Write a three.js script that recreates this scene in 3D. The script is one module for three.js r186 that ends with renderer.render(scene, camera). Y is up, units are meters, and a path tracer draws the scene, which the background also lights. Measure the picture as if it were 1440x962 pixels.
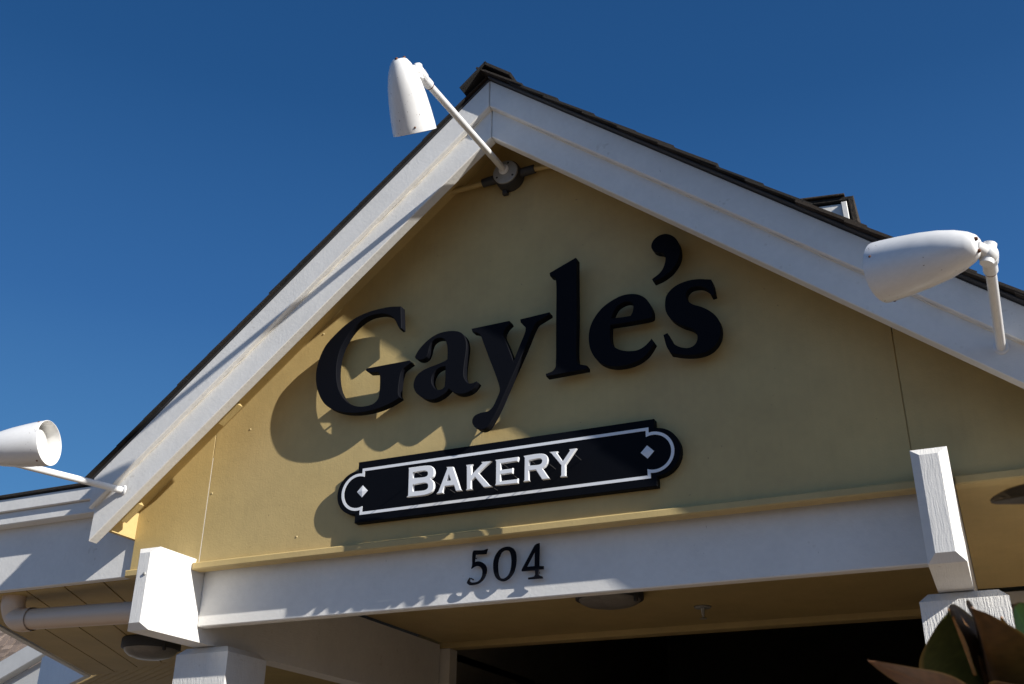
import * as THREE from 'three';
import { mergeGeometries, toCreasedNormals } from 'three/addons/utils/BufferGeometryUtils.js';

// ---------------------------------------------------------------- camera, sky, sun, exposure
const scene = new THREE.Scene();
const H = 1.6;                                            // eye height; the gable wall stands in the plane z = 0
const CAM = new THREE.Vector3(0, H, 3);
const RT = new THREE.Vector3(0.91348, 0.00843, -0.40680).normalize();
const BK = new THREE.Vector3(0.37015, -0.43237, 0.82222);
BK.addScaledVector(RT, -BK.dot(RT)).normalize();
const UP = new THREE.Vector3().crossVectors(BK, RT);
const F = 1487;
const camera = new THREE.PerspectiveCamera(2 * Math.atan(481 / F) * 180 / Math.PI, 1440 / 962, 0.05, 400);
camera.position.copy(CAM);
camera.quaternion.setFromRotationMatrix(new THREE.Matrix4().makeBasis(RT, UP, BK));
camera.focus = 3.7;
camera.userData.fStop = 11;

const SUN = new THREE.Vector3(3.36, 2.44, 1).normalize();
const EXPOSURE = 1.6;
function makeSky() {
  const w = 512, h = 256, d = new Float32Array(w * h * 4);
  const stops = [[0, [.30, .46, .74]], [8, [.16, .33, .62]], [15.6, [.075, .232, .50]], [26, [.036, .137, .365]], [38, [.018, .086, .250]], [44, [.0155, .076, .225]], [60, [.012, .060, .185]], [90, [.010, .052, .165]]];
  for (let j = 0; j < h; j++) for (let i = 0; i < w; i++) {
    const el = ((j + .5) / h - .5) * Math.PI, az = ((i + .5) / w - .5) * 2 * Math.PI;
    const e = Math.max(0, el * 180 / Math.PI);
    let k = 0; while (k < stops.length - 2 && e > stops[k + 1][0]) k++;
    const t = THREE.MathUtils.clamp((e - stops[k][0]) / (stops[k + 1][0] - stops[k][0]), 0, 1);
    const c = Math.cos(el), dot = c * Math.cos(az) * SUN.x + Math.sin(el) * SUN.y + c * Math.sin(az) * SUN.z;
    const near = Math.exp((Math.max(dot, -1) - 1) * 6) * .5 + Math.exp((dot - 1) * 60) * 1.2;   // air glow round the sun
    const o = (j * w + i) * 4, g = [1, .95, .85];
    for (let q = 0; q < 3; q++) d[o + q] = (stops[k][1][q] * (1 - t) + stops[k + 1][1][q] * t + near * g[q] * .35) / EXPOSURE;
    d[o + 3] = 1;
  }
  const t = new THREE.DataTexture(d, w, h, THREE.RGBAFormat, THREE.FloatType);
  t.mapping = THREE.EquirectangularReflectionMapping; t.magFilter = t.minFilter = THREE.LinearFilter; t.wrapS = THREE.RepeatWrapping; t.needsUpdate = true;
  return t;
}
scene.background = makeSky();
scene.environment = scene.background;
const sun = new THREE.DirectionalLight(new THREE.Color().setRGB(1, .965, .905), 4.75);
sun.position.copy(SUN).multiplyScalar(30); sun.target.position.set(-1.4, 2.5, 0);
sun.castShadow = true; sun.shadow.mapSize.set(4096, 4096); sun.shadow.bias = -.0003;
Object.assign(sun.shadow.camera, { left: -9, right: 9, top: 7, bottom: -7, near: 1, far: 70 });
scene.add(sun, sun.target);
const renderer = new THREE.WebGLRenderer({ antialias: true });
renderer.toneMapping = THREE.LinearToneMapping;
renderer.toneMappingExposure = EXPOSURE;
renderer.shadowMap.enabled = true;

// ---------------------------------------------------------------- helpers
let seed = 7;
const rnd = () => { seed = (seed * 1664525 + 1013904223) >>> 0; return seed / 4294967296; };
const rr = (a, b) => a + (b - a) * rnd();
const V3 = (x, y, z) => new THREE.Vector3(x, y, z);
function ray(px, py) { return V3(0, 0, 0).addScaledVector(RT, (px - 720) / F).addScaledVector(UP, -(py - 481) / F).sub(BK); }
const onZ = (px, py, z) => { const d = ray(px, py); return CAM.clone().addScaledVector(d, (z - CAM.z) / d.z); };
const onY = (px, py, y) => { const d = ray(px, py); return CAM.clone().addScaledVector(d, (y - CAM.y) / d.y); };
const atDepth = (px, py, t) => CAM.clone().addScaledVector(ray(px, py), t);

const used = {};
function numbered(n) { const k = used[n] = (used[n] || 0) + 1; return k === 1 ? n : `${n}_${String(k - 1).padStart(3, '0')}`; }
function mesh(name, geo, mat, parent = scene) {
  const m = new THREE.Mesh(geo, mat); m.name = parent === scene ? numbered(name) : name;
  m.castShadow = m.receiveShadow = true; parent.add(m); return m;
}
function group(name, parent = scene) { const g = new THREE.Group(); g.name = parent === scene ? numbered(name) : name; parent.add(g); return g; }
function tag(o, label, category, grp) { o.userData.label = label; o.userData.category = category; if (grp) o.userData.group = grp; return o; }

function shapeOf(pts, holes = []) {
  const s = new THREE.Shape(pts.map(p => new THREE.Vector2(p.x ?? p[0], p.y ?? p[1])));
  for (const h of holes) s.holes.push(new THREE.Path(h.map(p => new THREE.Vector2(p.x ?? p[0], p.y ?? p[1]))));
  return s;
}
// a slab: outline in x,y, from z0 to z1, its edges eased by b
function slab(pts, z0, z1, b = .003, holes = [], seg = 1) {
  const g = new THREE.ExtrudeGeometry(shapeOf(pts, holes), { depth: z1 - z0 - 2 * b, bevelEnabled: b > 0, bevelThickness: b, bevelSize: b, bevelOffset: -b, bevelSegments: seg, curveSegments: 12 });
  g.translate(0, 0, z0 + b); return g;
}
const rect = (x0, x1, y0, y1) => [[x0, y0], [x1, y0], [x1, y1], [x0, y1]];
const box = (x0, x1, y0, y1, z0, z1, b = .003) => slab(rect(x0, x1, y0, y1), z0, z1, b);
// an upright post: outline in x,z, grain running up
function upright(x0, x1, y0, y1, z0, z1, b) { const g = slab(rect(x0, x1, -z1, -z0), y0, y1, b); g.rotateX(-Math.PI / 2); return g; }
// a level slab: outline in x,z
function level(pts, y0, y1, b = .002) { const g = slab(pts.map(([x, z]) => [x, -z]), y0, y1, b); g.rotateX(-Math.PI / 2); return g; }
function rod(a, b, r0, r1 = r0, seg = 20) {
  const d = b.clone().sub(a), g = new THREE.CylinderGeometry(r1, r0, d.length(), seg, 1);
  g.translate(0, d.length() / 2, 0); g.applyQuaternion(new THREE.Quaternion().setFromUnitVectors(V3(0, 1, 0), d.normalize())); g.translate(a.x, a.y, a.z); return g;
}
function turned(profile, at, axis, seg = 40) {          // a lathe shape whose own y axis points along axis
  const g = new THREE.LatheGeometry(profile.map(p => new THREE.Vector2(p[0], p[1])), seg);
  g.applyQuaternion(new THREE.Quaternion().setFromUnitVectors(V3(0, 1, 0), axis.clone().normalize())); g.translate(at.x, at.y, at.z); return g;
}

// ---------------------------------------------------------------- procedural textures
function lattice(n, s) { let q = s >>> 0; const a = new Float32Array(n * n); for (let i = 0; i < n * n; i++) { q = (q * 1664525 + 1013904223) >>> 0; a[i] = q / 4294967296; } return a; }
function noise(nx, ny, s) {                               // tiling value noise over the unit square
  const N = Math.max(nx, ny), L = lattice(N, s), sm = t => t * t * (3 - 2 * t);
  return (u, v) => {
    const x = ((u % 1) + 1) % 1 * nx, y = ((v % 1) + 1) % 1 * ny, i = Math.floor(x), j = Math.floor(y), a = sm(x - i), b = sm(y - j);
    const i0 = i % nx, i1 = (i + 1) % nx, j0 = j % ny, j1 = (j + 1) % ny;
    return (L[j0 * N + i0] * (1 - a) + L[j0 * N + i1] * a) * (1 - b) + (L[j1 * N + i0] * (1 - a) + L[j1 * N + i1] * a) * b;
  };
}
function tex(w, h, fn, color, size = 1, sizeV = size) {
  const d = new Uint8Array(w * h * 4);
  for (let j = 0; j < h; j++) for (let i = 0; i < w; i++) {
    const c = fn((i + .5) / w, (j + .5) / h), o = (j * w + i) * 4;
    for (let k = 0; k < 3; k++) d[o + k] = THREE.MathUtils.clamp(Math.round((Array.isArray(c) ? c[k] : c) * 255), 0, 255);
    d[o + 3] = 255;
  }
  const t = new THREE.DataTexture(d, w, h); t.wrapS = t.wrapT = THREE.RepeatWrapping; t.magFilter = THREE.LinearFilter; t.minFilter = THREE.LinearMipmapLinearFilter; t.generateMipmaps = true;
  if (color) t.colorSpace = THREE.SRGBColorSpace;
  t.repeat.set(1 / size, 1 / sizeV); t.needsUpdate = true; return t;
}
const toS = c => c <= .0031308 ? c * 12.92 : 1.055 * Math.pow(c, 1 / 2.4) - .055;
const lin = (r, g, b) => new THREE.Color().setRGB(r, g, b);
const mat = (o) => new THREE.MeshStandardMaterial(o);

const nA = noise(6, 6, 11), nB = noise(23, 23, 12), nC = noise(90, 90, 13), nD = noise(220, 220, 14), nG = noise(180, 6, 15), nH = noise(60, 4, 16), nE = noise(4, 120, 18);
// painted smooth board: brush relief, slight mottling, a few specks of dirt
const paintMap = tex(768, 768, (u, v) => {
  let k = .95 + .03 * (nA(u, v) - .5) + .02 * (nB(u, v) - .5) + .02 * (nC(u, v) - .5);
  const speck = nD(u + .31, v * 1.0) * nC(v, u); if (speck > .91) k *= .78;
  const dirt = Math.max(0, nB(v, u) * nC(u, v) - .66) * .3; k -= dirt;
  return [k, k * .994 - dirt * .1, k * .978 - dirt * .25];
}, true, 1.1);
const paintBump = tex(512, 512, (u, v) => .5 + .35 * (nC(u, v) - .5) + .3 * (nD(u, v) - .5) + .35 * (nB(u, v) - .5), false, .6);
// rough-sawn timber, grain along v
const sawBump = tex(512, 512, (u, v) => {
  const warp = .035 * (nA(u, v) - .5) + .012 * (nB(u, v) - .5);
  const g = nH(u + warp, v), f = nG(u + warp * 1.4, v * 2), c = nC(u, v), s = nE(u, v);
  return THREE.MathUtils.clamp(.15 + .55 * Math.pow(g, 1.3) + .3 * (f - .4) + .22 * (c - .5) + .10 * (s - .5), 0, 1);
}, false, .17);
// painted plywood wall: faint upright grain, mottling, fine weave
const wallMap = tex(1024, 1024, (u, v) => {
  let k = .93 + .06 * (nA(u, v) - .5) + .035 * (nB(u, v) - .5) + .012 * (nG(u, v) - .5) + .02 * (nC(u, v) - .5);
  const sp = nD(u, v) * nC(v + .2, u); if (sp > .88) k *= .78;
  return [k, k * (.992 + .012 * nA(v, u)), k * (.97 + .03 * nA(u + .3, v))];
}, true, 1.6);
const wallBump = tex(512, 512, (u, v) => .5 + .14 * (nG(u, v) - .5) + .25 * (nC(u, v) - .5) + .25 * (nD(u, v) - .5) + .2 * (nB(u, v) - .5), false, .5);
const granMap = tex(256, 256, (u, v) => { const k = .75 + .35 * (nD(u, v) - .5) + .3 * (nC(u, v) - .5) + .25 * (nB(u, v) - .5); return [k, k * .96, k * .9]; }, true, .25);
const granBump = tex(256, 256, (u, v) => .5 + .6 * (nD(u, v) - .5) + .5 * (nC(u, v) - .5), false, .2);
const slabMap = tex(512, 512, (u, v) => { const k = .9 + .14 * (nA(u, v) - .5) + .1 * (nB(u, v) - .5) + .1 * (nD(u, v) - .5); return [k, k * .985, k * .955]; }, true, 5);
const rustMap = tex(512, 512, (u, v) => {               // enamel with dark pinholes and faint soiling
  let k = .965 + .03 * (nB(u, v) - .5) + .02 * (nC(u, v) - .5); const s = nD(u + .1, v) * nC(u, v + .7) * (0.6 + .5 * nA(u, v));
  if (s > .68) return [k * .42, k * .36, k * .31];
  return [k, k * .995, k * .985];
}, true, 1);

const M = {
  white: mat({ color: lin(.80, .79, .775), map: paintMap, bumpMap: paintBump, bumpScale: .0005, roughness: .55 }),
  saw: mat({ color: lin(.80, .79, .775), map: paintMap, bumpMap: sawBump, bumpScale: .0016, roughness: .72 }),
  beam: mat({ color: lin(.80, .79, .775), map: paintMap, bumpMap: sawBump, bumpScale: .0006, roughness: .66 }),
  plank: mat({ color: lin(.78, .75, .70), map: paintMap, bumpMap: sawBump, bumpScale: .0008, roughness: .7 }),
  yellow: mat({ color: lin(.585, .435, .188), map: wallMap, bumpMap: wallBump, bumpScale: .0006, roughness: .62 }),
  caulk: mat({ color: lin(.74, .69, .60), roughness: .6 }),
  black: new THREE.MeshPhysicalMaterial({ color: lin(.0045, .005, .0075), roughness: .6, specularIntensity: .12 }),
  board: new THREE.MeshPhysicalMaterial({ color: lin(.004, .0045, .0065), roughness: .5, specularIntensity: .12 }),
  trimWhite: mat({ color: lin(.72, .73, .75), roughness: .4 }),
  enamel: new THREE.MeshPhysicalMaterial({ color: lin(.82, .82, .82), map: rustMap, roughness: .34, clearcoat: .25, clearcoatRoughness: .3 }),
  inner: mat({ color: lin(.62, .61, .58), roughness: .45 }),
  bulb: new THREE.MeshPhysicalMaterial({ color: lin(.85, .84, .80), roughness: .25, clearcoat: .6 }),
  rust: mat({ color: lin(.16, .06, .028), bumpMap: granBump, bumpScale: .001, roughness: .9 }),
  galv: mat({ color: lin(.42, .42, .41), map: paintMap, metalness: .35, roughness: .55 }),
  dark: mat({ color: lin(.03, .03, .032), roughness: .6 }),
  lens: mat({ color: lin(.30, .285, .27), map: slabMap, roughness: .35 }),
  pipe: mat({ color: lin(.64, .49, .36), roughness: .38 }),
  concrete: mat({ color: lin(.255, .20, .148), map: slabMap, bumpMap: granBump, bumpScale: .001, roughness: .9 }),
  terracotta: mat({ color: lin(.11, .055, .035), map: slabMap, roughness: .8 }),
  asphalt: mat({ color: lin(.055, .055, .058), map: granMap, roughness: .95 }),
  plaster: mat({ color: lin(.42, .36, .27), map: wallMap, roughness: .85 }),
  stain: mat({ color: lin(.15, .075, .035), map: paintMap, bumpMap: sawBump, bumpScale: .0004, roughness: .5 }),
  house: mat({ color: lin(.55, .56, .57), map: paintMap, roughness: .7 }),
  bark: mat({ color: lin(.14, .11, .085), bumpMap: sawBump, bumpScale: .003, roughness: .9 }),
  nail: mat({ color: lin(.50, .39, .19), roughness: .6 }),
};
const shingleMats = [[.034, .028, .023], [.050, .039, .030], [.024, .021, .019], [.066, .046, .031]].map(c => mat({ color: lin(...c), map: granMap, bumpMap: granBump, bumpScale: .003, roughness: .95 }));
const farShingles = [[.30, .24, .215], [.20, .16, .142], [.42, .345, .31]].map(c => mat({ color: lin(...c), map: granMap, roughness: .95 }));

// ---------------------------------------------------------------- ground
const ground = mesh('ground', level([[-120, -120], [120, -120], [120, 120], [-120, 120]], -.3, -.12, 0), M.asphalt);
ground.userData.kind = 'structure';
const walk = mesh('pavement', level([[-30, -30], [30, -30], [30, 4.6], [-30, 4.6]], -.1195, 0, .01), M.concrete);
walk.userData.kind = 'structure';
const addedPorchFloor = mesh('added_porch_floor', level([[-2.5, -1.95], [-.18, -1.95], [-.18, .25], [-2.5, .25]], .0005, .006, .001), M.terracotta);  // unseen dark floor added to dim light bounced into the porch
addedPorchFloor.userData.kind = 'structure';

// ---------------------------------------------------------------- the bakery building
const B = group('bakery_building');
tag(B, 'yellow gabled shop front with white rake boards, porch posts and dark shingle roof', 'building');
const AX = -1.348, AY = H + 2.304, SL = .834, SR = .800;    // apex of the rake boards' lower edge, the two slopes
const WXL = -2.905, WXR = .215, WBOT = H + .894;            // the gable wall's sides and foot
const low = (x) => AY - (x < AX ? SL * (AX - x) : SR * (x - AX));

// gable wall in three panels with open joints
const wall = group('wall', B);
const seams = [WXL, -2.5845, -.1254, WXR];
const roofLine = .146;                                       // the panels run up behind the rake boards
for (let i = 0; i < 3; i++) {
  const a = seams[i] + (i ? .0013 : 0), b = seams[i + 1] - (i < 2 ? .0013 : 0), pts = [[a, WBOT + .004], [b, WBOT + .004], [b, low(b) + roofLine]];
  if (a < AX && b > AX) pts.push([AX, AY + roofLine]);
  pts.push([a, low(a) + roofLine]);
  mesh('wall_panel', slab(pts, -.03, 0, .0012), M.yellow, wall);
}
for (let i = 0; i < 2; i++) mesh('joint_filler', box(seams[i + 1] - .0011, seams[i + 1] + .0011, WBOT + .02, low(seams[i + 1]) + .05, -.03, -.005, 0), i ? M.yellow : M.caulk, wall);
mesh('joint_bead', rod(V3(seams[1], WBOT + .03, -.0015), V3(seams[1], low(seams[1]) + .05, -.0015), .0016, .0016, 8), M.caulk, wall);
// sill moulding along the foot of the wall, let in between the beam ends
for (const [a, b] of [[WXL, -2.69], [-2.594, -.125], [-.028, WXR]]) mesh('ledge', box(a, b, WBOT, WBOT + .026, -.028, .024, .004), M.yellow, wall);
for (const [px, py] of [[352, 604], [298, 694], [417, 755], [1053, 397], [1300, 642], [455, 470]]) {
  const p = onZ(px, py, 0); mesh('nail_head', turned([[0, .0022], [.003, .0018], [.0042, 0]], V3(p.x, p.y, 0), V3(0, 0, 1), 10), M.nail, wall);
}

// rake boards: a lower board and a proud upper trim each side, caulked along the step
const MID = .121, TOP = .236, TXL = -2.926, TXR = .228;
function rakeBoard(name, o0, o1, z0, z1, xe, side, m = M.white) {
  const s = side < 0 ? SL : SR, f = x => AY - s * Math.abs(x - AX), e = side * .0012;
  return mesh(name, slab(side < 0 ? [[xe, f(xe) + o0], [AX + e, AY + o0], [AX + e, AY + o1], [xe, f(xe) + o1]] : [[AX + e, AY + o0], [xe, f(xe) + o0], [xe, f(xe) + o1], [AX + e, AY + o1]], z0, z1, .003), m, B);
}
for (const side of [-1, 1]) {
  const xe = side < 0 ? TXL : TXR;
  rakeBoard('rake_board', 0, TOP - .012, .160, .203, xe, side);
  rakeBoard('rake_trim', MID, TOP, .2035, .226, xe - .006, side);
  rakeBoard('rake_soffit', .143, .168, -.03, .1595, xe, side, M.yellow);
  const s = side < 0 ? SL : SR, pts = [];
  for (let k = 0; k <= 60; k++) { const x = AX + (xe - AX) * (k / 60) * .995; pts.push(V3(x, AY + MID - .001 - s * Math.abs(x - AX) + rr(-.0016, .0016), .2040 + rr(-.0008, .0012))); }
  mesh('caulk_bead', new THREE.TubeGeometry(new THREE.CatmullRomCurve3(pts), 180, .0026, 7), M.caulk, B);
}
// eave boards that close the overhang at both feet of the gable
mesh('eave_board', slab([[WXL - .018, H + 1.042], [WXL, H + 1.042], [WXL, low(WXL) + TOP - .05], [WXL - .018, low(WXL) + TOP - .05]], -.03, .159, .002), M.yellow, B);
mesh('eave_board', slab([[WXR, H + 1.022], [WXR + .012, H + 1.022], [WXR + .012, low(WXR) + TOP - .05], [WXR, low(WXR) + TOP - .05]], -.03, .159, .002), M.yellow, B);
// lookout blocks behind the left rake board
for (const [px, py, l] of [[317, 592, .10], [181, 718, .09]]) {
  const p = onZ(px, py, .12), g = new THREE.BoxGeometry(l, .055, .056);
  const m = mesh('lookout_block', g, M.yellow, B); m.rotation.z = Math.atan(SL); m.position.set(p.x, low(p.x) + .064, .130);
}

// roof: two decks with courses of shingles and a ridge cap
const roof = group('roof', B);
for (const side of [-1, 1]) {
  const s = side < 0 ? SL : SR, ang = Math.atan(s), xe = (side < 0 ? TXL - .02 : TXR + .27), f = x => AY + TOP - s * Math.abs(x - AX);  // right slope runs on past the rake foot, added to shade the rake
  mesh('roof_deck', slab(side < 0 ? [[xe, f(xe) + .002], [AX, AY + TOP + .002], [AX, AY + TOP + .010], [xe, f(xe) + .010]] : [[AX, AY + TOP + .002], [xe, f(xe) + .002], [xe, f(xe) + .010], [AX, AY + TOP + .010]], -4.2, side < 0 ? .229 : .246, .002), M.dark, roof);
  const len = Math.abs(xe - AX) / Math.cos(ang), n = Math.ceil(len / .17), step = len / n;
  for (let c = 0; c < n; c++) {
    let z = side < 0 ? .238 : .266;
    for (let k = 0; k < 6; k++) {
      const w = rr(.16, .30) * (k ? 1.6 : 1), l = step * 1.35, th = side < 0 ? rr(.004, .007) : rr(.006, .010), g = new THREE.BoxGeometry(l, th, w - .006);
      const sh = mesh('shingle', g, shingleMats[Math.floor(rnd() * 4)], roof), along = len - c * step - l / 2 + rr(0, .022);
      const dx = side * along * Math.cos(ang), jz = k ? 0 : rr(0, .006);
      const lift = (side < 0 ? .0125 : .0095) + th * .5 + rr(0, .002);
      sh.position.set(AX + dx + side * Math.sin(ang) * lift, AY + TOP - along * Math.sin(ang) + Math.cos(ang) * lift, z + jz - w / 2);
      sh.rotation.z = -side * (ang - (side < 0 ? .018 : .034));
      z -= w;
    }
  }
}
for (let k = 0; k < 9; k++) for (const side of [-1, 1]) {   // ridge caps, a pair of leaves each
  const g = new THREE.BoxGeometry(.135, .010, .24), m = mesh('ridge_cap', g, shingleMats[(k + (side > 0 ? 1 : 2)) % 4], roof), ang = Math.atan(side < 0 ? SL : SR);
  m.position.set(AX + side * .0475, AY + TOP - .010 + (k ? .004 : .012) + .011, .15 - k * .2); m.rotation.z = -side * ang; m.rotation.x = .03;
}
// small dormer on the right slope
const dormer = group('dormer', B);
mesh('dormer_wall', slab([[-.95, H + 2.09], [-.90, H + 2.198], [-.245, H + 2.140], [-.235, H + 1.55], [-.55, H + 1.7]], -.93, -.47, .003), M.white, dormer);
mesh('corner_board', slab([[-.246, H + 2.138], [-.226, H + 2.138], [-.210, H + 1.52], [-.230, H + 1.52]], -.94, -.455, .002), M.white, dormer);
mesh('dormer_roof', slab([[-1.0, H + 2.213], [-.214, H + 2.143], [-.20, H + 2.160], [-.98, H + 2.236]], -.96, -.462, .004), shingleMats[0], dormer);
mesh('dormer_roof', slab([[-.222, H + 2.142], [-.200, H + 2.158], [-.172, H + 1.52], [-.190, H + 1.52]], -.96, -.455, .004), shingleMats[1], dormer);
for (let k = 0; k < 3; k++) mesh('shingle', slab([[-.74 + k * .17, H + 2.215 - k * .016], [-.53 + k * .15, H + 2.194 - k * .0145], [-.53 + k * .15, H + 2.203 - k * .0145], [-.74 + k * .17, H + 2.224 - k * .016]], -.93, -.455, .002), shingleMats[(k + 1) % 4], dormer);

// porch: front beam, side beams with chamfered ends, posts
mesh('front_beam', box(-2.5965, -.1225, H + .7055, H + .95, -.093, -.051, .003), M.white, B);
for (const [x0, x1, y0, y1] of [[-2.687, -2.597, H + .655, H + .938], [-.122, -.031, H + .648, H + .948]])
  mesh('side_beam', slab(rect(x0, x1, y0, y1), -1.93, .212, .022), M.beam, B);
for (const [x0, x1, y1] of [[-2.741, -2.509, H + .652], [-.174, .054, H + .645]]) mesh('post', upright(x0, x1, 0, y1, -.36, -.13, .024), M.saw, B);
const bolt = mesh('bolt', turned([[0, .006], [.005, .005], [.007, 0]], onZ(203.5, 807, .211), V3(0, 0, 1), 12), M.galv, B);
mesh('ceiling', box(-2.596, -.123, H + .951, H + .99, -1.93, -.0935, .001), M.yellow, B);
// back of the porch: header, jambs and a hall shaped deep and high to stay dark
mesh('added_side_wall', box(-.115, -.035, 0, H + .646, -1.935, -.362, .002), M.yellow, B);  // unseen wall added to keep bounced light out of the porch
mesh('header', box(-2.75, .5, H + .925, H + 1.0, -2.02, -1.94, .003), M.yellow, B);
mesh('jamb', upright(-2.70, -2.555, 0, H + .924, -2.02, -1.94, .003), M.plank, B);
mesh('jamb', upright(-.115, .0, 0, H + .924, -2.02, -1.94, .003), M.plank, B);
const room = group('entrance_hall', B);
mesh('hall_ceiling', box(-2.75, .2, H + 1.75, H + 1.8, -6.5, -2.03, 0), M.plaster, room);
mesh('hall_floor', box(-2.75, .2, .002, .03, -6.5, -2.03, 0), M.stain, room);
mesh('hall_wall', box(-2.75, -2.7, .031, H + 1.749, -6.5, -2.03, 0), M.plaster, room);
mesh('hall_wall', box(.15, .2, .031, H + 1.749, -6.5, -2.03, 0), M.plaster, room);
mesh('hall_wall', box(-2.699, .149, .031, H + 1.749, -6.5, -6.45, 0), M.plaster, room);
mesh('hall_wall', box(-2.699, .149, H + 1.001, H + 1.749, -2.08, -2.031, 0), M.plaster, room);
// unseen panelled doors added to shut out light, open transom above
for (const x0 of [-2.553, -1.333]) {
  const D = group('added_door', B), x1 = x0 + 1.214;
  mesh('added_door_panel', box(x0 + .1, x1 - .1, .12, H + .45, -2.0, -1.975, .002), M.stain, D);
  for (const [a, b, c, d] of [[x0, x0 + .11, .01, H + .56], [x1 - .11, x1, .01, H + .56], [x0 + .1105, x1 - .1105, .01, .22], [x0 + .1105, x1 - .1105, H + .42, H + .56], [x0 + .1105, x1 - .1105, 1.0, 1.14]]) mesh('rail', box(a, b, c, d, -2.012, -1.962, .004), M.stain, D);
  mesh('handle', rod(V3(x0 < -2 ? x1 - .06 : x0 + .06, .95, -1.94), V3(x0 < -2 ? x1 - .06 : x0 + .06, 1.25, -1.94), .011), M.galv, D);
}
mesh('added_transom_bar', box(-2.554, -.116, H + .562, H + .61, -2.015, -1.95, .003), M.stain, B);

// left wing: fascia, crown, boarded soffit, roof
const FX = -3.9, SY = H + .909;
mesh('fascia', box(FX, WXL - .002, H + .905, H + 1.20, -.05, -.015, .003), M.white, B);
mesh('crown_board', box(FX - .06, TXL - .003, H + 1.158, H + 1.208, -.014, .042, .003), M.white, B);
mesh('crown_board', box(FX - .08, TXL - .003, H + 1.2085, H + 1.262, -.014, .056, .003), M.white, B);
mesh('wing_roof', slab([[FX - .1, H + 1.265], [TXL - .003, H + 1.265], [TXL - .003, H + 1.28], [FX - .1, H + 1.28]], -4, .064, .003), shingleMats[0], B);
const soffit = group('soffit', B);
const dirA = [-.5627, -1], unit = .2;                        // boards run back and outward
mesh('backing', level([[FX + .02, -.08], [-2.70, -.08], [-2.70, -3.4], [-5.5, -3.4], [-5.5, -2.4], [-4.94, -1.99]], SY + .013, SY + .05, 0), M.yellow, soffit);
for (let k = 0; k < 14; k++) {
  const x0 = FX + .010 + k * unit, x1 = x0 + unit - .007, zEnd = -1.93 + .13 * k, z1 = -1.9 - k * .0;
  const p = (x, z) => [x + dirA[0] * -(z + .072), z];
  const far = Math.max(-3.2, -1.94 + k * .07);
  const q = [[x0, -.072], [x1, -.072]], A = p(x1, far + .04), C = p(x0, far);
  if (q[1][0] > WXL - .2 && false) continue;
  // trim boards that would run under the porch at the side beam
  const clip = []; const poly = [q[0], q[1], A, C];
  for (let i = 0; i < 4; i++) {                             // clip to x < -2.69
    const a = poly[i], b = poly[(i + 1) % 4], ia = a[0] < -2.69, ib = b[0] < -2.69;
    if (ia) clip.push(a);
    if (ia !== ib) { const t = (-2.69 - a[0]) / (b[0] - a[0]); clip.push([-2.69, a[1] + (b[1] - a[1]) * t]); }
  }
  if (clip.length > 2) mesh('board', level(clip, SY, SY + .012, .001), M.yellow, soffit);
}
{ // boards beyond the mitre turn farther outward
  for (let k = 0; k < 8; k++) {
    const b0 = [-4.93 + k * .2 + .006, -1.955 + k * .07], b1 = [-4.93 + (k + 1) * .2 - .004, -1.955 + (k + 1) * .07], d = [-1.2, -.78];
    mesh('board', level([b0, b1, [b1[0] + d[0], b1[1] + d[1]], [b0[0] + d[0], b0[1] + d[1]]].map(([x, z]) => [Math.min(x, -2.69), z]), SY, SY + .012, .001), M.yellow, soffit);
  }
}
// edge trim along the slanting end of the wing
for (const [a, b] of [[[FX, -.07], [-4.955, -1.945]], [[-4.955, -1.945], [-6.2, -2.75]]]) {
  const dx = b[0] - a[0], dz = b[1] - a[1], l = Math.hypot(dx, dz), nx = dz / l * .035, nz = -dx / l * .035;
  mesh('end_fascia', level([[a[0], a[1]], [b[0], b[1]], [b[0] + nx, b[1] + nz], [a[0] + nx, a[1] + nz]], SY - .006, H + 1.2, .002), M.white, B);
}
mesh('rear_wall', box(-5.2, -2.76, 0, SY, -3.3, -3.2, 0), M.yellow, B);
// right wing: soffit behind the gable foot, rear wall with a white casing
mesh('soffit', level([[-.029, -.032], [2.6, -.032], [2.6, -1.47], [-.029, -1.40]], H + .905, H + .93, .001), M.yellow, B);
mesh('fascia', box(WXR + .014, 2.6, H + .901, H + 1.2, -.031, .004, .003), M.white, B);
mesh('crown_board', box(TXR + .003, 2.7, H + 1.158, H + 1.262, .0045, .05, .003), M.white, B);
mesh('wing_roof', slab([[TXR + .003, H + 1.264], [2.72, H + 1.264], [2.72, H + 1.28], [TXR + .003, H + 1.28]], -4, .06, .003), shingleMats[0], B);
mesh('rear_wall', box(.001, 2.6, 0, H + .904, -1.60, -1.48, .001), M.plank, B);

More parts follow.
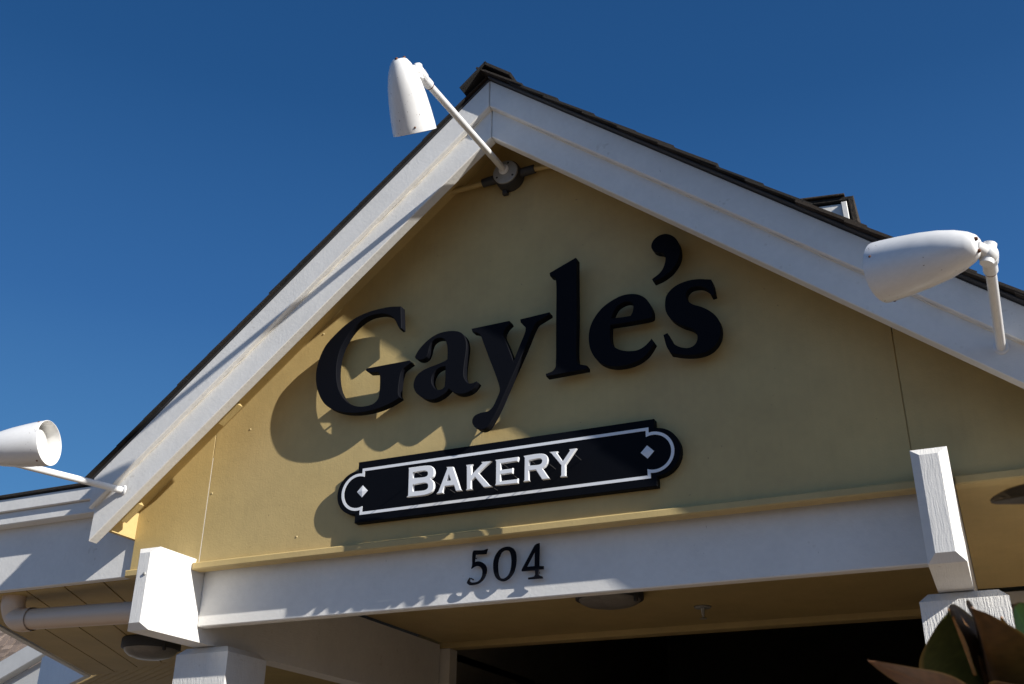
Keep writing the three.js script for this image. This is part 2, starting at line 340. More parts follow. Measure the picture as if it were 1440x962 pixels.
// ---------------------------------------------------------------- lettering
function outline(raw, org, sc, z) {                         // traced points -> smooth outline on the plane z; a third entry marks a corner
  const P = raw.map(p => { const q = onZ(org[0] + p[0] * sc, org[1] + p[1] * sc, z); return { v: V3(q.x, q.y, 0), c: p[2] }; });
  const n = P.length, first = P.findIndex(p => p.c), out = [];
  if (first < 0) return new THREE.CatmullRomCurve3(P.map(p => p.v), true, 'centripetal').getPoints(n * 6).slice(0, -1);
  let run = [P[first].v];
  for (let i = 1; i <= n; i++) {
    const p = P[(first + i) % n]; run.push(p.v);
    if (p.c) {
      if (run.length === 2) out.push(run[0]); else out.push(...new THREE.CatmullRomCurve3(run, false, 'centripetal').getPoints((run.length - 1) * 6).slice(0, -1));
      run = [p.v];
    }
  }
  return out;
}
const bigLetters = [
  ['G', [430, 420], .187, [[715, 57, 1], [640, 60], [560, 74], [470, 100], [380, 140], [300, 195], [220, 270], [150, 350], [105, 440], [80, 530], [75, 620], [95, 710], [138, 788], [195, 830], [270, 853], [360, 860], [450, 850], [540, 827], [625, 792], [707, 742, 1], [696, 718], [700, 640], [712, 570], [727, 532], [762, 502], [792, 480, 1], [780, 463, 1], [455, 524, 1], [448, 538, 1], [472, 556, 1], [545, 553, 1], [555, 575], [553, 690], [540, 755], [505, 790], [455, 806], [400, 811], [342, 796], [290, 757], [252, 695], [234, 625], [230, 555], [236, 475], [260, 380], [300, 300], [345, 235], [400, 180], [465, 137], [530, 117], [590, 114], [640, 130], [672, 163], [690, 200], [705, 228, 1], [720, 222, 1]]],
  ['a', [570, 450], .1351, [[100, 390], [125, 330], [180, 260], [250, 195], [330, 145], [420, 118], [500, 112], [560, 122], [602, 150], [628, 200], [637, 260], [630, 350], [615, 450], [607, 555], [615, 608], [640, 645], [662, 660], [700, 655], [742, 636, 1], [752, 652, 1], [705, 715], [645, 755], [580, 770], [525, 762], [480, 738], [452, 715, 1], [400, 768], [340, 808], [280, 830], [220, 826], [160, 798], [110, 755], [85, 700], [88, 640], [115, 580], [170, 530], [250, 490], [330, 460], [400, 430], [436, 408, 1], [438, 330], [432, 258], [410, 205], [370, 186], [320, 194], [277, 225], [252, 280], [240, 335], [215, 385], [175, 412], [130, 412]], [[272, 630], [286, 682], [322, 722], [368, 722], [402, 700], [412, 640], [416, 560], [415, 482, 1], [370, 490], [320, 520], [285, 570]]],
  ['y', [650, 430], .1975, [[65, 163, 1], [335, 106, 1], [343, 122, 1], [308, 160], [292, 200], [320, 275], [365, 395, 1], [405, 290], [448, 180], [448, 150], [415, 118, 1], [412, 96, 1], [620, 45, 1], [622, 60, 1], [565, 95], [525, 122], [503, 161], [443, 306], [363, 486], [293, 646], [253, 736], [208, 820], [180, 862], [140, 882], [100, 872], [75, 845], [70, 815], [85, 785], [125, 763], [185, 748], [215, 720], [245, 660], [266, 605], [262, 568], [240, 500], [190, 370], [147, 255], [132, 216], [112, 196], [72, 186, 1]]],
  ['l', [750, 350], .2079, [[285, 59, 1], [292, 64, 1], [294, 440], [294, 750], [304, 774], [362, 789, 1], [363, 812, 1], [86, 863, 1], [83, 845, 1], [128, 826], [148, 800], [151, 770], [153, 500], [153, 225], [146, 196], [112, 182, 1], [109, 162, 1]]],
  ['e', [820, 400], .1351, [[500, 97], [400, 115], [300, 165], [200, 240], [120, 340], [70, 450], [57, 560], [70, 660], [110, 745], [165, 805], [235, 840], [320, 855], [400, 850], [490, 830], [580, 790], [660, 728], [705, 668], [742, 604, 1], [712, 562, 1], [690, 590], [640, 640], [570, 680], [490, 692], [420, 688], [355, 668], [308, 630], [286, 575], [281, 500], [284, 424, 1], [500, 390], [690, 352], [715, 340], [722, 310], [716, 255], [690, 195], [645, 140], [580, 106]], [[292, 352, 1], [315, 290], [352, 230], [420, 187], [485, 180], [518, 208], [515, 280], [493, 325, 1], [400, 340]]],
  ['apostrophe', [900, 320], .208, [[180, 42], [130, 52], [90, 85], [75, 125], [86, 152], [115, 166], [150, 172], [170, 195], [166, 245], [138, 300], [80, 348, 1], [90, 366, 1], [150, 338], [203, 298], [242, 250], [265, 200], [270, 150], [260, 102], [230, 62]]],
  ['s', [900, 320], .208, [[480, 350, 1], [492, 378], [508, 452, 1], [482, 462, 1], [462, 425], [425, 402], [380, 398], [335, 412], [312, 445], [318, 485], [350, 515], [420, 537], [485, 572], [530, 620], [547, 680], [540, 740], [510, 795], [455, 838], [380, 860], [290, 862], [205, 850, 1], [178, 800], [157, 725, 1], [185, 712, 1], [205, 745], [230, 785], [275, 808], [330, 812], [370, 790], [388, 750], [380, 712], [345, 683], [280, 660], [215, 622], [178, 575], [168, 520], [180, 455], [230, 400], [300, 365], [380, 348]]],
];
const GZ = .065, GT = .031;
const letterWords = {
  G: 'large black raised capital letter G at the start of the shop name', a: 'black raised lowercase letter a between the G and the y', y: 'black raised lowercase letter y with its tail above the plaque',
  l: 'tall black raised lowercase letter l between y and e', e: 'black raised lowercase letter e beside the tall l', apostrophe: 'black raised apostrophe under the right rake board', s: 'black raised lowercase letter s at the end of the shop name',
};
for (const [ch, org, sc, pts, ...holes] of bigLetters) {
  const o = outline(pts, org, sc, GZ), hs = holes.map(h => outline(h, org, sc, GZ));
  const L = group('sign_letter'); tag(L, letterWords[ch], 'letter', 'raised letters of the shop name');
  mesh('letter_face', toCreasedNormals(slab(o, GZ - GT, GZ, .0012, hs), .5), M.black, L);
  const bb = new THREE.Box2().setFromPoints(o);             // stand-off pins into the wall
  const cx = o.reduce((a, p) => a + p.x, 0) / o.length;
  const ys = ch === 'apostrophe' ? [.8] : [.10, .5];
  for (const t of ys) {
    const y = bb.min.y + (bb.max.y - bb.min.y) * t; // find ink on this row
    const xs = []; for (let i = 0; i < o.length; i++) { const a = o[i], b = o[(i + 1) % o.length]; if ((a.y > y) !== (b.y > y)) xs.push(a.x + (b.x - a.x) * (y - a.y) / (b.y - a.y)); }
    xs.sort((a, b) => a - b); if (xs.length > 1) mesh('pin', rod(V3((xs[0] + xs[1]) / 2, y, -.002), V3((xs[0] + xs[1]) / 2, y, GZ - GT + .002), .004, .004, 8), M.dark, L);
  }
}

// plaque with a scalloped outline
const PQ = group('plaque'); tag(PQ, 'long black plaque with white border, two diamonds and raised white capitals', 'sign');
const PZ = .031;
{
  const a = onZ(504.6, 650.6, PZ), b = onZ(920.7, 588, PZ), c = onZ(497.7, 736, PZ), d = onZ(923.5, 683.6, PZ);
  const x0 = (a.x + c.x) / 2, x1 = (b.x + d.x) / 2, y1 = (a.y + b.y) / 2, y0 = (c.y + d.y) / 2, ym = (y0 + y1) / 2;
  const scallop = (ix, iy, r) => {                          // insets, end radius
    const P = [], X0 = x0 + ix, X1 = x1 - ix, Y0 = y0 + iy, Y1 = y1 - iy, n = 28, sh = ix ? .007 : 0, w = Math.acos((sh - ix) / r);
    P.push([X0, Y1], [X1, Y1]);
    for (let k = 0; k <= n; k++) { const t = w - 2 * w * k / n; P.push([x1 - sh + Math.cos(t) * r, ym + Math.sin(t) * r]); }
    P.push([X1, Y0], [X0, Y0]);
    for (let k = 0; k <= n; k++) { const t = w - 2 * w * k / n; P.push([x0 + sh - Math.cos(t) * r, ym - Math.sin(t) * r]); }
    return P.reverse();
  };
  mesh('board', slab(scallop(0, 0, .078), .001, PZ, .002), M.board, PQ);
  mesh('border', slab(scallop(.019, .0265, .066), PZ - .004, PZ + .0012, 0, [scallop(.0285, .0362, .0563)]), M.trimWhite, PQ);
  for (const [px, py] of [[509.6, 691], [910.4, 635.7]]) {
    const p = onZ(px, py, PZ), r = .0215; const g = new THREE.ConeGeometry(r, .0025, 4); g.rotateX(Math.PI / 2); g.translate(p.x, p.y, PZ + .0014);
    mesh('diamond', g.toNonIndexed(), M.trimWhite, PQ).geometry.computeVertexNormals();
  }
}
const caps = [
  ['B', 0, [[148, 390, 1], [420, 357], [480, 366], [512, 405], [520, 465], [502, 515], [462, 545, 1], [500, 578], [515, 630], [508, 692], [470, 745], [405, 776], [116, 814, 1], [140, 790, 1], [152, 420, 1]], [[208, 447, 1], [400, 425], [430, 448], [432, 490], [405, 520], [206, 546, 1]], [[204, 626, 1], [405, 600], [435, 628], [432, 682], [395, 714], [203, 738, 1]]],
  ['A', 0, [[698, 378, 1], [790, 374, 1], [898, 695, 1], [920, 716, 1], [832, 725, 1], [805, 640, 1], [668, 656, 1], [638, 735, 1], [648, 752, 1], [548, 765, 1], [580, 728, 1], [706, 400, 1]], [[733, 470, 1], [770, 575, 1], [690, 588, 1]]],
  ['K', 0, [[978, 349, 1], [1076, 337, 1], [1056, 362, 1], [1060, 488, 1], [1215, 322, 1], [1196, 304, 1], [1345, 292, 1], [1308, 322, 1], [1158, 462, 1], [1318, 640, 1], [1352, 658, 1], [1235, 672, 1], [1108, 520, 1], [1056, 574, 1], [1052, 685, 1], [1068, 700, 1], [976, 713, 1], [990, 690, 1], [990, 375, 1]]],
  ['E', 1, [[156, 353, 1], [470, 311, 1], [464, 376, 1], [442, 368, 1], [230, 400, 1], [230, 488, 1], [376, 470, 1], [394, 459, 1], [388, 532, 1], [374, 527, 1], [228, 548, 1], [226, 640, 1], [440, 614, 1], [466, 600, 1], [464, 666, 1], [152, 696, 1], [164, 672, 1], [168, 378, 1]]],
  ['R', 1, [[538, 299, 1], [770, 268], [838, 283], [868, 330], [862, 390], [832, 438], [792, 468, 1], [876, 590, 1], [893, 603, 1], [790, 616, 1], [705, 485, 1], [612, 496, 1], [608, 618, 1], [624, 635, 1], [533, 646, 1], [550, 625, 1], [554, 325, 1]], [[608, 350, 1], [765, 326], [793, 345], [795, 382], [770, 414], [606, 437, 1]]],
  ['Y', 1, [[888, 246, 1], [1000, 235, 1], [985, 257, 1], [1066, 372, 1], [1165, 226, 1], [1150, 210, 1], [1256, 195, 1], [1235, 226, 1], [1104, 420, 1], [1104, 558, 1], [1122, 574, 1], [1030, 581, 1], [1046, 560, 1], [1048, 425, 1], [915, 266, 1]]],
];
for (const [ch, w, pts, ...holes] of caps) {
  const org = w ? [680, 610] : [560, 620], sc = w ? 150 / 1440 : 140 / 1440, z = .104, o = outline(pts, org, sc, z);
  for (const k of [0, .5]) { const q = o[Math.floor(o.length * k)].clone().lerp(o[Math.floor(o.length * k + 1) % o.length], .1), cxy = o.reduce((a, p) => a.add(p), V3(0, 0, 0)).divideScalar(o.length); q.lerp(cxy, .12); mesh('pin', rod(V3(q.x, q.y, PZ - .002), V3(q.x, q.y, z - .008), .0012, .0012, 8), M.dark, PQ); }
  mesh('letter', toCreasedNormals(slab(o, z - .011, z, .0012, holes.map(h => outline(h, org, sc, z))), .45), M.trimWhite, PQ).userData.label = `raised white capital ${ch}`;
}

// street number on the front beam
const digits = [
  ['5', [[232, 210, 1], [390, 203], [447, 183, 1], [425, 262, 1], [385, 268], [258, 272, 1], [243, 395, 1], [290, 380], [350, 390], [405, 430], [430, 500], [420, 580], [380, 660], [310, 720], [230, 745], [160, 748], [123, 720, 1], [132, 690], [165, 632, 1], [178, 640, 1], [168, 680], [190, 705], [240, 708], [300, 690], [345, 640], [365, 570], [360, 510], [330, 468], [280, 450], [230, 468], [192, 495, 1], [205, 440], [208, 300], [218, 230]]],
  ['0', [[770, 150], [840, 175], [882, 240], [893, 340], [882, 450], [848, 560], [788, 640], [710, 686], [640, 683], [580, 640], [545, 560], [533, 460], [545, 350], [590, 250], [660, 180]], [[735, 200], [790, 222], [815, 280], [825, 370], [820, 460], [795, 560], [745, 630], [690, 655], [640, 638], [610, 580], [600, 480], [605, 380], [630, 290], [675, 220]]],
  ['4', [[1255, 95, 1], [1248, 452, 1], [1318, 455, 1], [1318, 500, 1], [1246, 505, 1], [1248, 590], [1305, 618, 1], [1305, 643, 1], [1080, 660, 1], [1078, 635, 1], [1180, 605], [1185, 518, 1], [975, 535, 1], [980, 505, 1], [1178, 132, 1], [1210, 108]], [[1186, 205, 1], [1186, 458, 1], [1045, 472, 1]]],
];
const digitWords = { 5: 'black metal numeral five on the white beam', 0: 'black metal numeral zero on the white beam', 4: 'black metal numeral four on the white beam' };
for (const [ch, pts, ...holes] of digits) {
  const z = -.028, sc = 130 / 1440, org = [645, 755];
  const hn = group('house_number'), o = outline(pts, org, sc, z), bb = new THREE.Box2().setFromPoints(o);
  for (const t of [.2, .8]) {
    const y = bb.min.y + (bb.max.y - bb.min.y) * t, xs = [];
    for (let i = 0; i < o.length; i++) { const a = o[i], b = o[(i + 1) % o.length]; if ((a.y > y) !== (b.y > y)) xs.push(a.x + (b.x - a.x) * (y - a.y) / (b.y - a.y)); }
    xs.sort((a, b) => a - b); const x = xs.length > 1 ? (ch === '4' ? (xs[xs.length - 1] + xs[xs.length - 2]) / 2 : xs[0] + .005) : bb.min.x; mesh('pin', rod(V3(x, y, -.0515), V3(x, y, -.034), .0022, .0022, 8), M.dark, hn);
  }
  tag(hn, digitWords[ch], 'number', 'street number on the porch beam');
  mesh('numeral', toCreasedNormals(slab(outline(pts, org, sc, z), -.035, z, .001, holes.map(h => outline(h, org, sc, z))), .5), M.black, hn);
}

// ---------------------------------------------------------------- bullet floodlights on arms
function axisOf(u, px, py, phi) {                           // shade axis from its slope in the view and its lean towards the viewer
  const r = ray(px, py).normalize(), a = V3(0, 0, 0).addScaledVector(RT, u[0]).addScaledVector(UP, u[1]);
  a.addScaledVector(r, -a.dot(r)).normalize();
  return a.multiplyScalar(Math.cos(phi)).addScaledVector(r, -Math.sin(phi)).normalize();
}
function floodlight(label, foot, knee, back, axis, opts = {}) {
  const L = group('floodlight'); tag(L, label, 'lamp', 'white bullet floodlights on arms');
  const R = opts.R ?? .075, len = opts.len ?? .245, prof = [[0, 0], [.018, .001], [.026, .006], [.036, .020], [.048, .048], [.058, .085], [.0655, .13], [.071, .18], [.0745, .225], [.075, .245]].map(([r, y]) => [r * R / .075, y * len / .245]);
  const inner = prof.slice(3).reverse().map(([r, y], i) => [r - .0025, y + (i ? .001 : .0)]);
  const sh = mesh('shade', turned([...prof, [R - .001, len + .0012], ...inner, [0, .03]], back, axis, 64), M.enamel, L);
  // screws round the mouth and rusted ones on the back plate
  const side = new THREE.Vector3().crossVectors(axis, V3(0, 1, 0)).normalize(), upv = new THREE.Vector3().crossVectors(side, axis).normalize();
  const around = (t, rad, y) => back.clone().addScaledVector(side, Math.cos(t) * rad).addScaledVector(upv, Math.sin(t) * rad).addScaledVector(axis, y);
  for (let k = 0; k < 3; k++) { const t = .9 + k * 2.1; mesh('screw', turned([[0, .003], [.003, .002], [.004, -.002]], around(t, R * .985, len * .93), around(t, 1, 0).sub(back), 10), M.rust, sh); }
  for (let k = 0; k < 3; k++) { const t = .4 + k * 2.09; mesh('screw', turned([[0, -.006], [.004, -.005], [.0055, .004]], around(t, .016, .002), axis, 10), M.rust, sh); }
  // lamp holder and reflector bulb inside
  mesh('lamp_holder', turned([[0, .03], [.024, .03], [.024, .09], [.0, .09]], back, axis, 24), M.inner, L);
  mesh('bulb', turned([[.018, .085], [.03, .12], [.060, .185], [.064, .198], [.058, .209], [.03, .216], [0, .218]].map(([r, y]) => [r * R / .075 * .92, y * len / .245]), back, axis, 40), M.bulb, L);
  // arm: stem, swivel and knuckle up to the back of the shade
  const d = knee.clone().sub(foot).normalize(), ar = .0122;
  const kn = mesh('arm', rod(foot, knee, ar, ar, 20), M.enamel, L);
  mesh('swivel', rod(knee.clone().addScaledVector(d, -.075), knee.clone().addScaledVector(d, -.012), .0165, .0158, 20), M.enamel, kn);
  mesh('collar', rod(knee.clone().addScaledVector(d, -.082), knee.clone().addScaledVector(d, -.0745), .0145, .0145, 16), M.rust, kn);
  const toShade = opts.hinge ?? back.clone().addScaledVector(axis, .03);
  const g = [new THREE.SphereGeometry(.0215, 24, 16).translate(knee.x, knee.y, knee.z), rod(knee, toShade, .0165, .014, 20)];
  const hd = toShade.clone().sub(knee).normalize(), pin = new THREE.Vector3().crossVectors(hd, d).normalize();
  g.push(rod(knee.clone().addScaledVector(pin, -.026), knee.clone().addScaledVector(pin, .026), .015, .015, 20));
  mesh('knuckle', mergeGeometries(g.map(q => { const n = q.index ? q.toNonIndexed() : q; return n; })), M.enamel, L);
  mesh('locking_ring', toCreasedNormals(rod(knee.clone().addScaledVector(d, -.034), knee.clone().addScaledVector(d, -.012), .0195, .0215, 16).toNonIndexed(), .2), M.enamel, kn);
  const tp = knee.clone().addScaledVector(pin, .0262); mesh('hinge_screw', turned([[0, .006], [.006, .004], [.0075, 0]], tp, pin, 10), M.rust, L);
  mesh('flange', turned([[0, .006], [.016, .006], [.02, .0005], [.02, -.002]], foot, d, 20), M.enamel, L);
  return L;
}
{
  // on the junction box under the apex
  const foot = onZ(708, 238, .062), knee = onZ(588, 102, .74), ax = axisOf([.21, -.978], 575, 135, 0);
  const dep = onZ(583, 99, .80).sub(CAM).dot(BK) * -1;
  const back = atDepth(561, 82, dep + .03);
  const L = floodlight('white bullet floodlight pointing down on an arm from the box under the apex', foot, knee, back, ax, { len: .228, R: .069, hinge: back.clone().addScaledVector(ax, .022) });
  const c = onZ(711, 242.5, .052), jb = group('junction_box', L);
  mesh('box_body', turned([[0, -.056], [.05, -.056], [.054, -.05], [.054, -.004], [.05, 0]], V3(c.x, c.y, c.z - .001), V3(0, 0, 1), 40), M.dark, jb);
  mesh('cover', turned([[.049, 0], [.049, .004], [.046, .006], [0, .006]], V3(c.x, c.y, c.z), V3(0, 0, 1), 40), M.galv, jb);
  for (const [dx, dy] of [[-.033, -.018], [.03, -.022], [.012, .036]]) mesh('screw', turned([[0, .003], [.003, .002], [.0045, 0]], V3(c.x + dx, c.y + dy, c.z + .006), V3(0, 0, 1), 10), M.dark, jb);
  mesh('lug', box(c.x - .028, c.x - .008, c.y - .068, c.y - .048, .001, .02, .002), M.dark, jb);
  for (const s of [-1, 1]) {
    const a = V3(c.x + s * .045, c.y, .026), b = V3(c.x + s * .105, c.y - (s < 0 ? .004 : -.004), .026), e = V3(c.x + s * .42, c.y - .008, .018);
    mesh('coupling', rod(a, b, .0175, .0165, 16), M.dark, jb);
    mesh('conduit', rod(b, e, .0105, .0105, 14), M.yellow, jb);
  }
}
{
  const foot = onZ(173.5, 690, .201), ax = axisOf([.992, .125], 60, 625, .52);
  const mouth = atDepth(69, 623, 3.46), back = mouth.clone().addScaledVector(ax, -.245);
  floodlight('white bullet floodlight on the left rake board, its open mouth and bulb showing', foot, back.clone().addScaledVector(ax, -.01).addScaledVector(ray(0, 630), .055).add(V3(0, -.005, 0)), back, ax, {});
}
{
  const foot = onZ(1408, 489, .202), knee = onZ(1390, 357, .685), ax = axisOf([-.962, -.273], 1290, 370, -.47);
  const dep = knee.clone().sub(CAM).dot(BK) * -1, back = atDepth(1377, 344, dep - .02);
  floodlight('white bullet floodlight with rusty screws on the right rake board, seen from its back', foot, knee, back, ax, { hinge: back.clone().addScaledVector(ax, .01) });
}

// ---------------------------------------------------------------- fittings
{
  const D = group('downspout'); tag(D, 'beige round drain pipe with elbow under the left eave', 'pipe');
  const a = onZ(26, 872, -.14), b = onZ(190, 861, -.10), e = V3(b.x + (b.x - a.x) * .4, b.y + (b.y - a.y) * .4, b.z + (b.z - a.z) * .4), r = .041;
  mesh('pipe', rod(a.clone().lerp(b, .08), V3(Math.min(e.x, -2.70), e.y, e.z), r, r, 36), M.pipe, D);
  const pts = [a.clone().lerp(b, .13), a.clone().lerp(b, .02), V3(a.x - .028, a.y + .022, a.z - .004), V3(a.x - .036, SY - .03, a.z + .01), V3(a.x - .036, SY + .004, a.z + .01)];
  mesh('elbow', new THREE.TubeGeometry(new THREE.CatmullRomCurve3(pts, false, 'centripetal'), 40, r + .005, 32), M.pipe, D);
}
function domeLight(label, p, hs = 1) {
  const L = group('ceiling_light'); tag(L, label, 'ceiling light', 'round flush ceiling lights'); const dn = V3(0, -1, 0);
  mesh('base', turned([[0, 0], [.135, 0], [.14, .006], [.14, .045], [.128, .05], [0, .05]].map(([r, y]) => [r, y * hs]), p, dn, 48), M.dark, L);
  mesh('lens', turned([[.126, .0505], [.12, .064], [.10, .08], [.065, .092], [.03, .097], [0, .098]].map(([r, y]) => [r, y * hs]), p, dn, 48), M.lens, L);
  mesh('clip', turned([[0, .0], [.009, .0], [.009, .03], [0, .034]], V3(p.x + .128, p.y - .035 * hs, p.z + .05), dn, 12), M.dark, L);
}
{ const p = onY(857, 834, H + .951); domeLight('round ceiling light with dull lens half hidden behind the white porch beam', V3(p.x, H + .951, p.z), .6); }
{ const p = onY(214, 899, SY); domeLight('round ceiling light on the boarded soffit beside the left post', V3(p.x, SY, p.z)); }
{
  const p = onY(988, 853, H + .951), S = group('sprinkler_head'); p.y = H + .951; tag(S, 'small fire sprinkler head hanging from the yellow porch ceiling', 'sprinkler');
  mesh('escutcheon', turned([[0, 0], [.038, 0], [.034, .007], [.014, .009], [0, .009]], p, V3(0, -1, 0), 28), M.galv, S);
  mesh('frame', turned([[.009, .009], [.007, .03], [.004, .05], [0, .05]], p, V3(0, -1, 0), 14), M.galv, S);
  mesh('deflector', turned([[0, .05], [.016, .05], [.016, .053], [0, .053]], p, V3(0, -1, 0), 18), M.galv, S);
}

// ---------------------------------------------------------------- neighbouring house beyond the left wing
{
  const N = group('neighbour_house'); tag(N, 'pale grey house with brown shingle roof glimpsed beyond the left eave', 'house');
  const z = -8, a = onZ(0, 955, z), b = onZ(60, 920, z), sl = (b.y - a.y) / (b.x - a.x), f = x => a.y + sl * (x - a.x);
  const xp = b.x + 1.6, x0 = a.x - 4.5, x1 = 2 * xp - x0;
  const yl = x => f(xp) - sl * Math.abs(x - xp);
  mesh('wall', slab([[x0 + .4, 0], [x1 - .4, 0], [x1 - .4, yl(x1 - .4)], [xp, yl(xp)], [x0 + .4, yl(x0 + .4)]], z - 6, z - .15, 0), M.house, N);
  mesh('rake_board', slab([[x0, yl(x0)], [xp, yl(xp)], [xp, yl(xp) + .27], [x0, yl(x0) + .27]], z - .148, z, .01), M.house, N);
  mesh('rake_board', slab([[xp, yl(xp)], [x1, yl(x1)], [x1, yl(x1) + .27], [xp, yl(xp) + .27]], z - .148, z, .01), M.house, N);
  const rf = group('roof', N), zr = z - 4, y0 = onZ(0, 945, zr).y - 1.0, th = .62;
  const deck = mesh('roof_deck', new THREE.BoxGeometry(9, .05, 6.4), M.dark, rf), cx = onZ(0, 905, zr).x;
  deck.rotation.x = th; const cs = Math.cos(th), sn = Math.sin(th); deck.position.set(cx - 3, y0 + 3 * sn - .03, zr - 3 * cs);
  for (let r = 0; r < 14; r++) for (let k = 0; k < 18; k++) {
    const w = .26, g = new THREE.BoxGeometry(w - rr(.02, .045), .035, .26), m = mesh('shingle', g, farShingles[Math.floor(rnd() * 3)], rf), t = 2.5 + r * .2;
    m.rotation.x = th + .10; m.position.set(cx - 5.3 + k * w + (r % 2) * .13, y0 + t * sn + .025 * cs, zr - t * cs + .025 * sn);
  }
}

// ---------------------------------------------------------------- magnolia in front of the right post
const leafMat = new THREE.MeshPhysicalMaterial({ vertexColors: true, roughness: .55, transmission: .15, thickness: 0, specularIntensity: .6, side: THREE.DoubleSide });
function leaf(base, tip, width, nrm, opts = {}) {
  const ax = tip.clone().sub(base), len = ax.length(); ax.normalize();
  const n = nrm.clone().addScaledVector(ax, -nrm.dot(ax)).normalize(), sd = new THREE.Vector3().crossVectors(ax, n);
  const NU = 40, NV = 16, fold = opts.fold ?? .25, curl = opts.curl ?? .12, wav = opts.wave ?? .05, ph = rr(0, 6), pos = [], col = [], idx = [];
  const top = opts.top ?? [.035, .075, .014], und = opts.under ?? [.15, .066, .02];
  const W = u => Math.pow(Math.sin(Math.PI * Math.pow(Math.min(1, Math.max(0, u)), .85)), .6);
  for (const face of [1, -1]) for (let i = 0; i <= NU; i++) for (let j = 0; j <= NV; j++) {
    const u = i / NU, v = j / NV * 2 - 1, w = width * W(u);
    const h = len * curl * (u * u) * -1 + Math.abs(v) * w * fold + Math.sin(u * 9 + ph + v) * wav * width * Math.abs(v) + face * .0006 * (1 - Math.abs(v) * .9) * (W(u) > .02 ? 1 : 0);
    const rib = (face < 0 && Math.abs(v) < .08 ? .0016 : 0) + .0007 * Math.abs(Math.sin((u * 11 - Math.abs(v) * 2.2) * Math.PI)) * Math.min(1, Math.abs(v) * 4) * (1 - Math.abs(v));
    const p = base.clone().addScaledVector(ax, u * len).addScaledVector(sd, v * w * Math.cos(Math.atan(fold))).addScaledVector(n, h - rib);
    pos.push(p.x, p.y, p.z);
    const t = .6 + .5 * nB(u * .6 + ph, v * .3) + .35 * nC(u * .5, v * .2 + ph) + .16 * Math.cos((u * 11 - Math.abs(v) * 2.2) * 2 * Math.PI) * Math.abs(v), c = face > 0 && u < .97 ? top : (opts.half && v < 0 ? opts.half : und), ribc = Math.abs(v) < .09 ? 1.35 : 1;
    const edge = Math.abs(v) > .965 && u > .04 && u < .97 ? [.32, .19, .05] : null;  // orange rim paints in light glowing through the leaf edges
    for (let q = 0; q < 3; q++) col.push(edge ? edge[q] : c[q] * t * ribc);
  }
  const S = (NU + 1) * (NV + 1);
  for (let f = 0; f < 2; f++) for (let i = 0; i < NU; i++) for (let j = 0; j < NV; j++) {
    const a = f * S + i * (NV + 1) + j, b = a + 1, c = a + NV + 1, d = c + 1;
    if (f) idx.push(a, c, b, b, c, d); else idx.push(a, b, c, b, d, c);
  }
  const g = new THREE.BufferGeometry(); g.setAttribute('position', new THREE.Float32BufferAttribute(pos, 3)); g.setAttribute('color', new THREE.Float32BufferAttribute(col, 3)); g.setIndex(idx); g.computeVertexNormals(); return g;
}
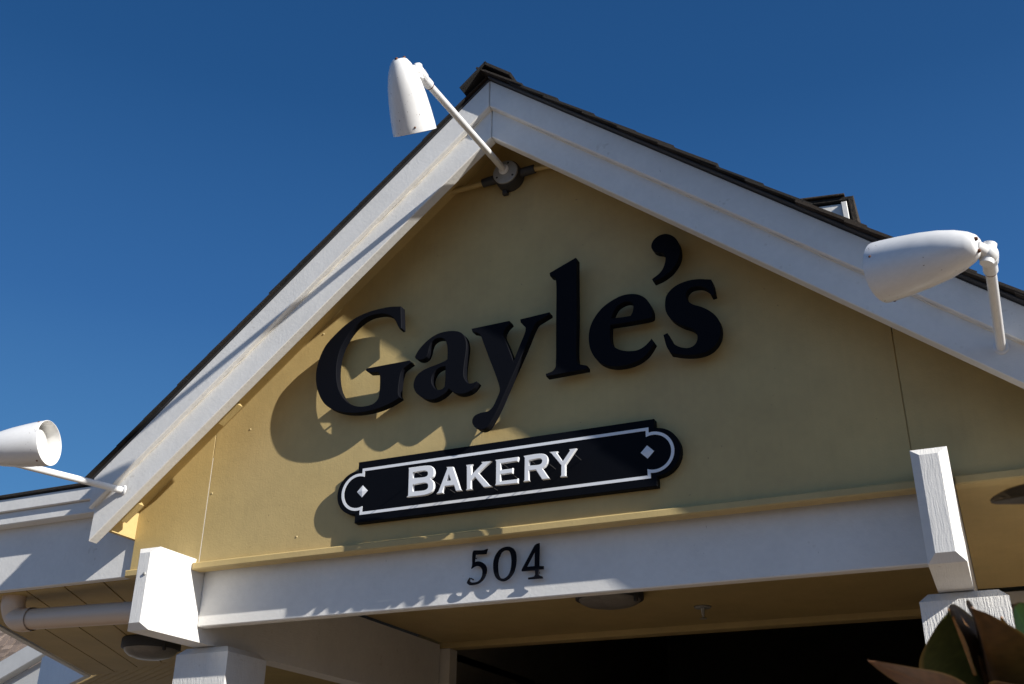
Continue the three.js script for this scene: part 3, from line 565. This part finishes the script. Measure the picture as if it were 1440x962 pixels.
{
  const T = group('magnolia_tree'); tag(T, 'young magnolia with leathery leaves, brown underneath, in front of the right post', 'tree');
  const hub = atDepth(1420, 1010, 1.18), foot = V3(hub.x + .25, 0, hub.z - .02);
  const trunkPts = [foot, V3(foot.x - .03, .5, foot.z + .02), V3(hub.x + .12, hub.y - .35, hub.z), hub];
  mesh('trunk', new THREE.TubeGeometry(new THREE.CatmullRomCurve3(trunkPts), 30, .011, 10), M.bark, T);
  const tw2 = atDepth(1500, 676, 1.3); mesh('twig', new THREE.TubeGeometry(new THREE.CatmullRomCurve3([V3(hub.x + .12, hub.y - .35, hub.z), V3(tw2.x + .05, hub.y, tw2.z), tw2]), 20, .006, 8), M.bark, T);
  const toCam = ray(1390, 920).normalize().multiplyScalar(-1);
  const N = (r, u, t) => V3(0, 0, 0).addScaledVector(RT, r).addScaledVector(UP, u).addScaledVector(toCam, t);
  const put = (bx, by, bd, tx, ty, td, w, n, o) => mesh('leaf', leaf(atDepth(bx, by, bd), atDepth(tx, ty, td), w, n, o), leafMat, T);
  put(1408, 1000, 1.18, 1376, 846, 1.10, .056, N(1.0, .3, -.75), { fold: .55, curl: .05 });                 // large brown leaf on edge
  put(1400, 1000, 1.20, 1326, 856, 1.16, .054, N(-.5, .1, -.75), { fold: .5, curl: .04, wave: .09, top: [.05, .09, .014], under: [.075, .08, .016], half: [.13, .06, .018] });
  put(1372, 950, 1.15, 1343, 866, 1.13, .010, N(.9, .3, .3), { fold: .2, curl: .02, top: [.48, .18, .035], under: [.48, .18, .035] });  // narrow leaf coloured bright orange in place of a sunlit fold
  put(1440, 930, 1.12, 1411, 866, 1.12, .011, N(.9, .4, .2), { fold: .3, curl: .04, top: [.48, .17, .035], under: [.46, .16, .03] });  // second orange sliver, sunlit highlight put into its colour
  put(1395, 1012, 1.18, 1218, 905, 1.02, .024, N(-.1, .75, -.65), { fold: .2, curl: .06, wave: .1, under: [.15, .062, .02] });
  put(1510, 686, 1.28, 1391, 702, 1.26, .023, N(.0, .7, -.7), { fold: .12, curl: .02, top: [.022, .028, .008], under: [.035, .022, .009] });  // leaf colour darkened in place of shade, offsetting the sun on it
  put(1425, 1010, 1.18, 1440, 888, 1.22, .034, N(.6, .3, -.75), { fold: .3, curl: .08, under: [.20, .085, .024] });
  put(1478, 960, 1.16, 1432, 850, 1.14, .036, N(.5, .45, .75), { fold: .2, curl: .06, top: [.11, .22, .03] });
  put(1415, 1015, 1.17, 1470, 945, 1.05, .036, N(0, .8, -.6), { fold: .25, curl: .1, wave: .1 });
  put(1400, 1012, 1.19, 1372, 920, 1.2, .018, N(-.3, .2, -.8), { fold: .4, under: [.26, .11, .03] });
  for (let k = 0; k < 15; k++) {                             // unseen crown leaves, added towards the sun to shade the others
    const c = hub.clone().addScaledVector(SUN, rr(.14, .5)).add(V3(rr(-.03, .10), rr(-.04, .16), rr(-.16, .14)));
    const d = V3(rr(-1, 1), rr(-.6, .9), rr(-1, 1)).normalize().multiplyScalar(rr(.11, .16));
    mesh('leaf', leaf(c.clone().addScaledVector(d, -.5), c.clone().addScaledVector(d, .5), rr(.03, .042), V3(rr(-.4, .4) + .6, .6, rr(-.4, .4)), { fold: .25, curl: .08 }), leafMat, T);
  }
  put(1500, 676, 1.30, 1540, 610, 1.35, .035, N(.3, .8, .4), { fold: .3 });
  put(1500, 676, 1.30, 1570, 730, 1.25, .035, N(.3, .8, .2), { fold: .3 });
}

renderer.render(scene, camera);
